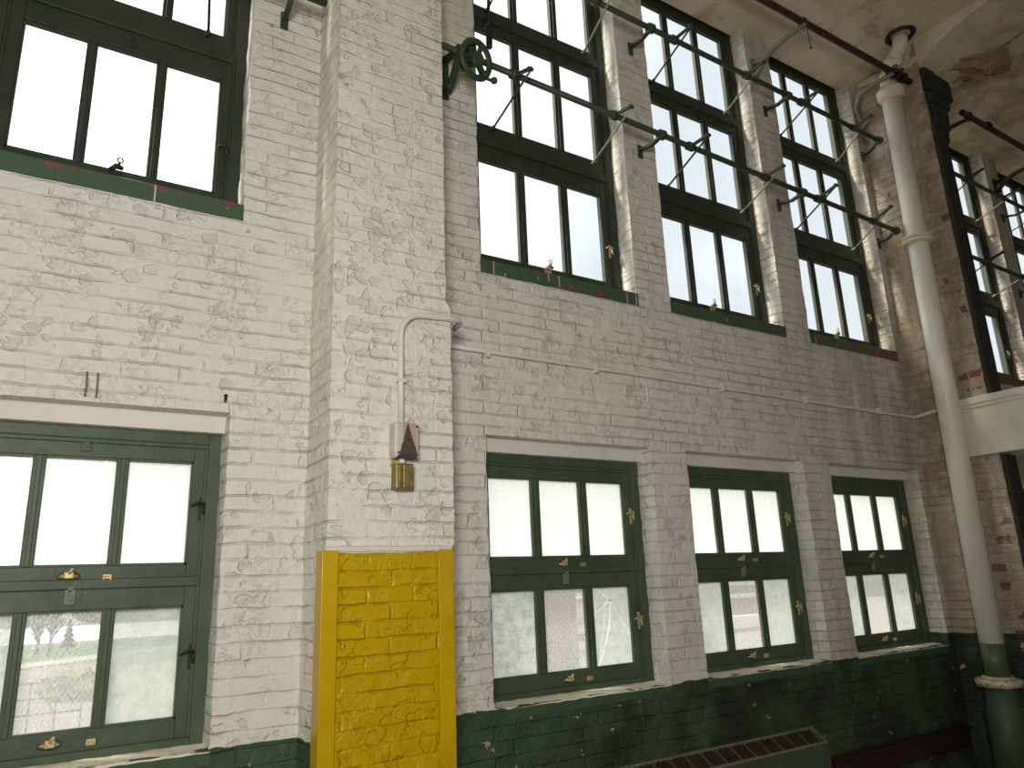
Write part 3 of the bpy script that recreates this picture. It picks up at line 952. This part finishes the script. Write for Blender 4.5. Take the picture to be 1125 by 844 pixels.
# ------------------------------------------------------------------ window operator shafts
YB = -.30
def shaft(name, label, x0, z0, x1, z1, arms, brackets, wheel=None, rodz=3.42):
    def zb(x):
        return z0+(z1-z0)*(x-x0)/(x1-x0)
    r = empty(name, ((x0+x1)/2, YB, zb((x0+x1)/2)), label, 'window operator', 'window operator shafts')
    MB().tube([(x0, YB, z0), (x1, YB, z1)], .024, 12).build('shaft', 'bar_green', r)
    for xa, xb, dz, lit in arms:
        z = zb(xa)
        m = MB()
        m.bar((xa, YB+.02, z), (xa, YB-.215, z+dz), .016, .026)
        m.tube([(xa-.030, YB, z), (xa+.030, YB, z)], .038, 12)
        m.tube([(xa-.022, YB-.205, z+dz), (xa+.022, YB-.205, z+dz)], .014, 8)
        a = m.build('arm', 'bar_green', r)
        m = MB()
        m.tube([(xa+.008, YB-.205, z+dz), (xb, .135, rodz)], .0085, 8)
        m.tube([(xb, .135, rodz), (xb, .180, rodz-.004)], .011, 8)
        m.ball((xb, .140, rodz), .016)
        m.build('rod', 'rod' if lit else 'bar_green', a)
    for xb in brackets:
        z = zb(xb)
        fo = .175 if 4.9 < xb < 5 else .03
        m = MB()
        m.tube([(xb-.028, YB, z), (xb+.028, YB, z)], .042, 12)
        m.bar((xb, YB+.02, z-.012), (xb+fo*.4, -.16, z-.020), .034, .022)
        m.bar((xb+fo*.4, -.165, z-.018), (xb+fo, -.006, z+.03), .034, .022)
        m.box((xb+fo-.024, -.014, z-.05), (xb+fo+.024, .008, z+.075), .004)
        m.build('wall_bracket', 'bar_green', r)
    return r
LZ0, LZ1 = 3.590, 3.462
low = shaft('window_operator', 'green lower operator shaft with handwheel crossing the three tall windows', -.478, LZ0, 5.0, LZ1,
            [(.154, .235, -.09, 0), (1.086, 1.235, -.05, 1), (1.932, 2.085, -.005, 0), (2.882, 3.085, .01, 1), (3.657, 3.895, .045, 0), (4.563, 4.895, .075, 1)],
            (1.60, 3.42, 4.96), rodz=3.425)
upper = shaft('window_operator', 'green upper operator shaft under the ceiling, crossing the three tall windows', -.05, 4.612, 5.0, 4.555,
            [(.10, .22, -.06, 0), (.999, 1.215, -.08, 1), (1.876, 2.035, -.01, 0), (2.821, 3.025, .015, 1), (3.636, 3.865, .01, 0), (4.506, 4.875, .03, 1)],
            (1.60, 3.42, 4.96), rodz=4.525)
left = shaft('window_operator', 'green operator shaft end at the top left, beside the white pilaster', -4.2, 3.60, -1.25, 3.565,
             [(-2.86, -2.72, -.04, 0), (-1.98, -1.86, -.04, 0)], (-1.46,), rodz=3.42)
rlow = shaft('window_operator', 'lower operator shaft beyond the end pier at the right edge', 6.30, 3.50, 10.2, 3.42,
             [(6.85, 7.05, .05, 0), (7.72, 7.97, .06, 1), (8.60, 8.80, .06, 0), (9.5, 9.75, .06, 1)], (8.33,), rodz=3.425)
rup = shaft('window_operator', 'upper operator shaft beyond the end pier at the right edge', 6.30, 4.60, 10.2, 4.54,
            [(6.80, 7.05, .03, 0), (7.72, 7.97, .03, 1), (8.60, 8.80, .03, 0), (9.5, 9.75, .03, 1)], (8.33,), rodz=4.525)

# handwheel with crank knob and gear on the lower shaft
xw, zw = -.195, 3.575
AX = Vector((.22, -.95, -.22)).normalized()          # the wheel faces the room
AU = Vector((0, 0, 1)).cross(AX).normalized()
AV = AX.cross(AU).normalized()
WC = Vector((xw-.02, YB-.085, zw-.075))
def wp(u, v, a=0.0):
    return WC+AU*u+AV*v+AX*a
m = MB()
m.torus(WC, AX, .124, .025, .015, 40, 10)
for k in range(3):
    a = math.radians(195+120*k)
    m.bar(wp(0, 0), wp(.12*math.cos(a), .12*math.sin(a)), .022, .058)
m.tube([wp(0, 0, -.03), wp(0, 0, .03)], .048, 16)
hw = m.build('handwheel', 'bar_green', low)
hk = MB().tube([wp(.09, -.095, .01), wp(.11, -.115, .05)], .012, 8).ball(wp(.12, -.12, .075), .026)
hk.build('crank_knob', 'bar_green', hw)
m = MB()
m.tube([WC+AX*-.03, Vector((xw, YB, zw-.02))], .030, 12)
m.tube([(xw-.060, YB, zw), (xw-.020, YB, zw)], [.075, .095], 20)
for k in range(18):
    a = 2*math.pi*k/18
    m.box((xw-.05, YB+.090*math.cos(a)-.008, zw+.090*math.sin(a)-.008), (xw-.022, YB+.090*math.cos(a)+.008, zw+.090*math.sin(a)+.008))
m.build('gear', 'bar_green', low)
m = MB()
m.tube([(xw-.13, YB, zw+.004), (xw-.09, YB, zw+.004)], .055, 14)
m.bar((xw-.11, YB, zw+.02), (xw-.07, -.012, zw+.16), .045, .035)
m.bar((xw-.11, YB, zw-.03), (xw-.06, -.10, zw-.08), .045, .035)
m.bar((xw-.06, -.10, zw-.08), (xw-.05, -.012, zw-.11), .045, .03)
m.box((xw-.095, -.014, zw-.17), (xw-.035, .012, zw+.19), .01)
m.ball((xw-.06, -.06, zw-.09), .034)
m.build('gear_bracket', 'bar_green', low)

# hanging pull lever on the second sash rail by the wheel
r = empty('pull_lever', (.19, .10, 4.10), 'dark iron lever hanging in front of the upper window behind the handwheel', 'lever')
MB().bar((.190, .09, 4.12), (.196, .09, 4.30), .050, .018).tube([(.19, .09, 4.28), (.198, .09, 4.56), (.20, .09, 4.95)], .013, 10).build('rod', 'dark_iron', r)
MB().ball((.175, .09, 4.30), .030).build('knuckle', 'dark_iron', r)
MB().ball((.188, .085, 4.11), .026).build('end_knob', 'dark_iron', r)
for z in (4.40, 4.93):
    MB().tube([(.198, .09, z), (.198, .17, z)], .014, 8).build('standoff', 'dark_iron', r)

# ------------------------------------------------------------------ overhead maroon pipe and brackets
YR, ZR = -.62, 5.175
p = MB().tube([(-1.0, YR+.01, ZR), (2.9, YR, ZR), (5.215, YR-.01, ZR)], .034, 14)
p = p.build('overhead_pipe', 'red_pipe')
tag(p, 'dark maroon pipe under the ceiling left of the end pier', 'pipe', 'maroon overhead pipes')
for x in (4.94, 5.06):
    m = MB()
    m.tube([(x-.018, YR-.01, ZR), (x+.018, YR-.01, ZR)], .055, 10)
    m.tube([(x, YR-.01, ZR+.03), (x, YR-.01, ZR+.085)], .010, 8)
    m.torus((x, YR-.01, ZR+.095), (0, .3, 1), .026, .006, .006, 16, 6)
    m.build('valve', 'dark_iron', p)
p2 = MB().tube([(6.30, YR, ZR), (10.6, YR+.03, ZR)], .034, 14).build('overhead_pipe', 'red_pipe')
tag(p2, 'dark maroon pipe under the ceiling beyond the end pier, its end cut off', 'pipe', 'maroon overhead pipes')
MB().tube([(6.86, YR-.01, ZR), (6.92, YR-.01, ZR)], .048, 12).build('coupling', 'dark_iron', p2)

def pipe_bracket(x, label, mat='bar_grey', xt=None):
    xt = x if xt is None else xt
    r = empty('pipe_bracket', (x, 0, 5.15), label, 'bracket', 'curved pipe brackets')
    m = MB()
    xm = x+(xt-x)*.6
    pts = [(x, -.006, 4.92), (x, -.05, 4.99), (xm, -.13, 5.075), (xt, -.26, ZR-.05), (xt, -.42, ZR-.034), (xt, YR-.03, ZR-.04)]
    m.tube(pts, [.018, .024, .030, .030, .026, .022], 10)
    m.tube([(x, -.006, 5.12), (x+(xt-x)*.3, -.08, 5.11), (xm, -.16, 5.09)], [.030, .026, .022], 10)
    m.build('arm', mat, r)
    m = MB().box((x-.035, -.016, 4.88), (x+.035, .012, 5.18), .008)
    m.build('wall_plate', mat, r)
    m = MB().torus((xt, YR, ZR), (1, 0, 0), .040, .007, .014, 20, 8)
    m.tube([(xt, YR, ZR-.035), (xt-.004, YR-.002, ZR-.10)], .006, 6)
    m.build('pipe_strap', 'dark_iron', r)
    return r
pipe_bracket(3.36, 'grey-green curved bracket on the pier between the two right-hand tall windows')
pipe_bracket(5.145, 'grey-green curved bracket in the corner beside the top of the drain pipe', xt=4.835)
pipe_bracket(6.45, 'dark bracket holding the maroon pipe just beyond the end pier', 'dark_iron')
pipe_bracket(8.34, 'dark bracket holding the maroon pipe at the right edge', 'dark_iron')
m = MB().tube([(3.42, YR+.0, ZR-.035), (3.43, YR, ZR-.26)], .005, 6).ball((3.43, YR, ZR-.265), .012)
tag(m.build('pull_wire', 'dark_iron'), 'thin wire dangling from the maroon pipe near its left bracket', 'wire')

# ------------------------------------------------------------------ white drain pipe
def pl(z):      # the pipe leans very slightly
    return (5.03, -.424-(z+1.0)*.0105, z)
r = empty('drain_pipe', (5.03, -.42, ZF), 'tall white vertical drain pipe in front of the end pier', 'pipe')
MB().tube([pl(-.70), pl(2.0), pl(5.02)], .102, 24).build('pipe', 'pipe_white', r)
MB().tube([pl(-1.02), pl(-.70)], .1025, 24).build('lower_pipe', 'pipe_green', r)['label'] = 'green painted pipe section'
m = MB()
z0 = 5.02
m.tube([pl(z0-.06), pl(z0-.02), pl(z0+.05), pl(z0+.08), pl(z0+.09)], [.104, .136, .144, .136, .10], 24)
m.build('bell_top', 'pipe_cream', r)
q = Vector(pl(5.10))
m = MB().tube([q, q+Vector((0, .01, .10)), q+Vector((-.01, .0, .17)), q+Vector((-.03, -.13, .31)), q+Vector((-.04, -.21, .39)), q+Vector((-.04, -.225, .46)), q+Vector((-.04, -.225, .52))], .078, 20)
m.tube([q+Vector((-.018, -.07, .245)), q+Vector((-.028, -.13, .31))], .094, 20)
m.build('offset_bend', 'pipe_cream', r)
m = MB()
z = 3.285
m.tube([pl(z-.045), pl(z-.035), pl(z-.005), pl(z)], [.11, .150, .152, .11], 24)
m.tube([pl(z+.006), pl(z+.012), pl(z+.036), pl(z+.045)], [.11, .145, .145, .105], 24)
m.jitter(.006, 18).build('collar', 'pipe_cream', r)
m = MB()
z = -1.0
m.tube([pl(z-.075), pl(z-.065), pl(z-.015), pl(z)], [.13, .185, .190, .165], 28)
m.tube([pl(z), pl(z+.02)], [.15, .12], 24)
m.jitter(.006, 14).build('flange', 'flange', r)['label'] = 'worn brassy flange'
m = MB().tube([pl(ZF), pl(-1.25), pl(-1.22), pl(-1.06)], [.155, .155, .13, .13], 24)
m.build('base_pipe', 'cabinet', r)['label'] = 'wide dark green base pipe'
m = MB().torus((4.99, -.725, ZC+.095), (0, 0, 1), .125, .030, .022, 28, 8)
tag(m.jitter(.012, 12).build('ceiling_collar', 'dark_iron'), 'dark broken ring in the ceiling round the drain pipe bend', 'collar')

# ------------------------------------------------------------------ end pier: steel edge, sooty top, broken plaster, white beam
r = empty('steel_channel', (5.27, -.76, ZF), 'dark vertical steel channel covering the outer edge of the end pier', 'channel')
m = MB()
for za, zb in ((ZF, .99), (1.59, 4.55)):
    m = MB()
    m.box((5.195, -.790, za), (5.41, -.756, zb), .004)
    m.box((5.395, -.790, za), (5.41, -.60, zb), .004)
    m.build('channel_length', 'dark_iron', r)
for i in range(24):
    z = ZF+.2+i*.26
    if z < 4.5 and not .9 < z < 1.65:
        MB().tube([(5.30, -.788, z), (5.30, -.800, z)], .014, 8).build('rivet', 'dark_iron', r)
m = MB()
zz = 4.40
k = 0
while zz < 5.16:
    g = (zz-4.40)/.96
    m.box((5.375, -.80-.01*math.sin(k*2.1), zz), (5.46+.42*g**1.2+.02*math.sin(k*3.3), -.42, zz+.135), .012)
    m.box((5.21+.02*math.sin(k), -.81-.008*math.cos(k*1.7), max(zz, 4.56)), (5.40, -.746, max(zz, 4.56)+.13), .012) if zz > 4.5 else None
    zz += .145
    k += 1
m.jitter(.012, 9)
tag(m.build('sooty_corbel', 'sooty'), 'blackened stepped brickwork at the top of the end pier', 'corbel')
m = MB()
n, rings = 40, 5
grid = []
for j in range(rings):
    row = []
    for i in range(n):
        a = 2*math.pi*i/n
        rr = (1-j/(rings-1))
        rag = 1+.28*noise.noise(Vector((math.cos(a)*2.2, math.sin(a)*2.2, 3)))+.12*noise.noise(Vector((math.cos(a)*6, math.sin(a)*6, 1)))
        p, q = .52*rr*rag*math.cos(a), .20*rr*rag*math.sin(a)
        x = 5.90+p*.85+q*.53
        y = -.90-p*.53+q*.85
        z = 5.42-.11*math.sin(math.pi*min(1, 1.25*rr))+.06*(1-rr)-.06*noise.noise(Vector((x*5, y*5, 0)))*(j > 0)-.10*(x-6.0)*0
        row.append(m.bm.verts.new((x, y, z)))
    grid.append(row)
for j in range(rings-2):
    for i in range(n):
        k = (i+1) % n
        m.bm.faces.new((grid[j][i], grid[j][k], grid[j+1][k], grid[j+1][i]))
m.bm.faces.new(grid[rings-2])
cap = [m.bm.verts.new(Vector((v.co.x, v.co.y, 5.66))) for v in grid[0]]
m.bm.faces.new(cap)
for i in range(n):
    k = (i+1) % n
    m.bm.faces.new((cap[i], cap[k], grid[0][k], grid[0][i]))
bmesh.ops.delete(m.bm, geom=[v for v in grid[rings-1]], context='VERTS')
bmesh.ops.recalc_face_normals(m.bm, faces=m.bm.faces[:])
tag(m.build('broken_plaster', 'crater'), 'brown ragged patch of broken plaster on the ceiling over the end pier', 'plaster patch')

r = empty('wall_beam', (5.25, -.4, 1.0), 'white boxed beam leaving the end pier towards the right edge', 'beam')
MB().box((5.165, -4.6, 1.005), (5.55, -.44, 1.50), .012).build('body', 'beam_white', r)
MB().prism([(-.0, 0), (0, 0.001), (.001, 0)], 0, .001).bm.free()
m = MB().box((5.135, -4.6, 1.50), (5.58, -.40, 1.575), .012)
m.box((5.150, -4.6, 1.47), (5.17, -.44, 1.505), .006)
m.build('cap_moulding', 'beam_white', r)

# ------------------------------------------------------------------ radiator cabinet and maroon ledge
r = empty('radiator_cabinet', (1.75, 0, ZF), 'low green radiator cabinet with a dark slatted top under the middle windows', 'radiator')
xa, xb = .55, 2.90
m = MB().prism([(-.016, ZF), (-.016, -1.215), (-.020, -1.210), (-.135, -1.292), (-.145, -1.30), (-.145, ZF)], xa, xb)
m.build('casing', 'cabinet', r)
def gp(f, lift=0):
    return (-.010-.128*f, -1.203-.085*f+lift)
m = MB()
for f0, f1 in ((-.02, .05), (.96, 1.02)):
    a, b = gp(f0), gp(f1)
    m.prism([(a[0], a[1]), (b[0], b[1]), (b[0], b[1]+.012), (a[0], a[1]+.012)], xa, xb)
for x0, x1 in ((xa, xa+.02), (xb-.02, xb)):
    a, b = gp(0), gp(1)
    m.prism([(a[0], a[1]), (b[0], b[1]), (b[0], b[1]+.013), (a[0], a[1]+.013)], x0, x1)
m.build('grille_rim', 'grille_frame', r)
a, b = gp(.08), gp(.92)
m = MB().prism([(a[0], a[1]), (b[0], b[1]), (b[0], b[1]+.003), (a[0], a[1]+.003)], xa+.03, xb-.03)
m.build('grille_bed', 'fin_dark', r)
n = 46
for i in range(n):
    x = xa+.055+(xb-xa-.11)*i/(n-1)
    m = MB().prism([(a[0], a[1]), (b[0], b[1]), (b[0], b[1]+.011), (a[0], a[1]+.011)], x-.006, x+.006)
    m.build('slat', 'fin_dark' if i % 3 else 'slat_worn', r)
m = MB().box((3.04, -.10, -1.60), (5.02, .0, -1.44), .012)
m.box((3.04, -.13, -1.452), (5.02, .0, -1.432), .006)
bmesh.ops.subdivide_edges(m.bm, edges=[e for e in m.bm.edges if abs(e.verts[0].co.x-e.verts[1].co.x) > .5], cuts=24)
tag(m.jitter(.006, 9).build('wall_ledge', 'maroon'), 'dark maroon wall ledge with chipped top, right of the radiator cabinet', 'ledge')

# ------------------------------------------------------------------ outdoors seen through the wired panes
GZ = -7.0
def out_mat(name, a, b, sc=.2):
    return grunge(name, a, b, None, sc, .9, 0, .7, .0, .1)
M['gravel'] = out_mat('gravel_roof', (0.135, 0.111, 0.099), (0.166, 0.143, 0.127), .4)
M['grass'] = out_mat('lawn', (0.048, 0.103, 0.024), (0.079, 0.135, 0.040), .3)
M['road'] = out_mat('pale_road', (0.246, 0.230, 0.198), (0.285, 0.269, 0.238), .3)
M['scrub'] = out_mat('dry_scrub', (0.103, 0.091, 0.079), (0.135, 0.123, 0.107), .5)
M['bark'] = out_mat('grey_twigs', (0.079, 0.068, 0.060), (0.103, 0.087, 0.076), 1)
M['conifer'] = out_mat('conifer', (0.020, 0.040, 0.024), (0.032, 0.052, 0.032), 1)
M['bush'] = out_mat('spring_bush', (0.135, 0.131, 0.032), (0.103, 0.119, 0.028), 1)
M['out_brick'] = out_mat('far_brick', (0.143, 0.063, 0.048), (0.166, 0.079, 0.060), .8)
M['out_pale'] = out_mat('pale_siding', (.58, .52, .45), (.66, .60, .52), .4)
M['out_dark'] = out_mat('dark_opening', (.05, .06, .09), (.08, .09, .12), .6)
M['rail'] = out_mat('rail_paint', (0.063, 0.052, 0.048), (0.087, 0.071, 0.063), 2)
M['water'] = out_mat('river', (.75, .78, .80), (.82, .84, .85), .05)
tag(MB().box((-400, .8, GZ-1), (700, 900, GZ)).build('ground', 'gravel'), 'pale gravel ground outside', 'ground', kind='structure')
def slab(name, loop, z0, z1, mat, label, cat):
    o = MB().poly([(x, y, z0) for x, y in loop], [(x, y, z1) for x, y in loop]).build(name, mat)
    return tag(o, label, cat, kind='structure')
def d2(slope, xp, yq):      # ground point seen along pane x at distance yq from the viewer
    return ((xp-CX)/(.2-CY)*yq+CX, yq+CY)
slab('river', [(-200, 150), (60, 150), (60, 235), (-200, 235)], GZ, GZ+.05, 'water', 'pale river beyond the lawn, seen through the left window', 'river')
slab('lawn', [(-60, 97), (20, 97), (20, 140), (-60, 140)], GZ, GZ+.06, 'grass', 'green lawn before the river, seen through the left window', 'lawn')
slab('road', [(-30, 70), (24, 118), (24, 125), (-30, 78)], GZ+.06, GZ+.10, 'road', 'pale road slanting across the view in the left window', 'road')
def bare_tree(x, y, h, seed, label):
    rr = random.Random(seed)
    r = empty('bare_tree', (x, y, GZ), label, 'tree', 'trees seen through the left window')
    MB().tube([(x, y, GZ), (x+.1, y, GZ+h*.35), (x+rr.uniform(-.3, .3), y, GZ+h*.6)], [.22, .16, .09], 8).build('trunk', 'bark', r)
    m = MB()
    for i in range(46):
        z0 = GZ+h*rr.uniform(.28, .62)
        a = rr.uniform(0, 6.28)
        l = h*rr.uniform(.2, .42)
        e = (x+math.cos(a)*l*.75, y+math.sin(a)*l*.75, z0+l*rr.uniform(.6, 1.0))
        mid = (x+math.cos(a)*l*.3, y+math.sin(a)*l*.3, z0+l*.45)
        m.tube([(x, y, z0), mid, e], [.07, .05, .02], 5)
        for q in range(3):
            b2 = rr.uniform(0, 6.28)
            m.tube([mid, (mid[0]+math.cos(b2)*l*.4, mid[1]+math.sin(b2)*l*.4, mid[2]+l*.45)], [.04, .015], 4)
    m.build('branches', 'bark', r)
px = lambda xp, D: (xp-CX)/(.2-CY)*D+CX
bare_tree(px(-2.33, 118), 118+CY, 6.8, 1, 'tall bare grey tree by the lawn, seen through the left window')
bare_tree(px(-2.38, 122), 122+CY, 5.5, 2, 'smaller bare tree left of the tall bare one by the lawn')
x = px(-2.255, 125)
r = empty('conifer_tree', (x, 125+CY, GZ), 'small dark conifer right of the bare trees, seen through the left window', 'tree', 'trees seen through the left window')
MB().tube([(x, 125+CY, GZ), (x, 125+CY, GZ+1)], .15, 8).build('trunk', 'bark', r)
m = MB()
for k in range(5):
    m.tube([(x, 125+CY, GZ+.6+k*.7), (x, 125+CY, GZ+1.6+k*.7)], [1.1-.19*k, .12], 12)
m.build('foliage', 'conifer', r)
for i in range(5):
    xx = -60+i*27
    m = MB().blob((xx, 262+6*math.sin(i*2), GZ+2.6), 1, (12, 5, 3.6+.5*math.sin(i*1.7)), 3, .1, 2.2, i*3.1)
    tag(m.build('thicket', 'scrub'), 'grey leafless thicket on the far river bank', 'thicket', 'thickets on the far river bank')
m = MB().blob((px(-2.20, 66), 66+CY, GZ+.8), 1, (2.4, 1.5, 1.1), 3, .7, 3.2, 5)
tag(m.build('bush', 'bush'), 'yellow-green bush behind the railing, seen through the left window', 'bush')
# roof railing
yr = 46
x0, x1 = px(-2.60, yr+4), px(-2.17, yr+4)
r = empty('roof_railing', ((x0+x1)/2, yr, GZ), 'dark metal railing on the gravel, seen through the left window', 'railing')
m = MB()
for z in (1.1, 1.9, 2.7):
    m.tube([(x0, yr, GZ+z), (x1, yr, GZ+z)], .05, 6)
m.build('rail', 'rail', r)
for i in range(5):
    xx = x0+(x1-x0)*i/4
    MB().tube([(xx, yr, GZ), (xx, yr, GZ+2.75)], .05, 6).build('post', 'rail', r)
xs = px(-2.31, yr+4)
m = MB().tube([(xs-.6, yr+.1, GZ+2.9), (xs+.4, yr-.1, GZ+.9)], .06, 6)
m.build('brace', 'road', r)
# brick block and yard seen through the right-hand panes
def bldg(name, x0, x1, y0, y1, z1, mat, label, cat='building'):
    r = empty(name, ((x0+x1)/2, y0, GZ), label, cat)
    MB().box((x0, y0, GZ), (x1, y1, z1), .05).build('wall', mat, r)
    MB().box((x0-.2, y0-.2, z1), (x1+.2, y1+.2, z1+.22)).build('roof', 'scrub' if mat != 'out_pale' else 'road', r)
    return r
D = 30
bx1 = px(.815, D)
b = bldg('brick_building', bx1-14, bx1, D+CY, D+CY+8, -.62, 'out_brick', 'red brick building seen through the middle pane beside the cracked one')
xd = px(.735, D)
MB().box((xd-.30, D+CY-.05, -4.15), (xd+.28, D+CY+.1, -3.05)).build('window', 'out_dark', b)
D2 = 46
x0, x1 = px(.80, D2), px(1.3, D2)
b = bldg('pale_building', x0, x1, D2+CY, D2+CY+8, -1.6, 'out_pale', 'pale building right of the red brick one, seen through the same pane')
for z, mt in ((-4.1, 'out_dark'), (-3.0, 'road'), (-5.2, 'road')):
    MB().box((x0+.1, D2+CY-.08, z-.25), (x1-.1, D2+CY+.1, z+.25)).build('window_band', mt, b)
D3 = 95
b = bldg('long_shed', px(2.15, D3), px(2.95, D3), D3+CY, D3+CY+10, -2.3, 'out_brick', 'long brown shed across the yard, seen through the middle window')
MB().box((px(2.2, D3), D3+CY-.1, -4.2), (px(2.9, D3), D3+CY+.1, -3.5)).build('wall_band', 'out_pale', b)
m = MB().box((px(2.1, 75), 75+CY, GZ), (px(2.95, 75), 76+CY, GZ+1.2))
tag(m.build('yard_wall', 'out_pale'), 'low pale wall across the yard, seen through the middle window', 'wall')
m = MB().box((px(2.0, 70), 66+CY, GZ), (px(3.1, 70), 68+CY, GZ+.5))
tag(m.build('kerb_strip', 'scrub'), 'dark strip of rough ground in front of the pale yard wall', 'kerb', kind='structure')
m = MB().blob((px(4.35, 120), 120+CY, GZ+1.0), 1, (22, 5, 5.0), 3, .35, 2.2, 9)
tag(m.build('thicket', 'scrub'), 'hazy thicket seen through the window nearest the drain pipe', 'thicket')
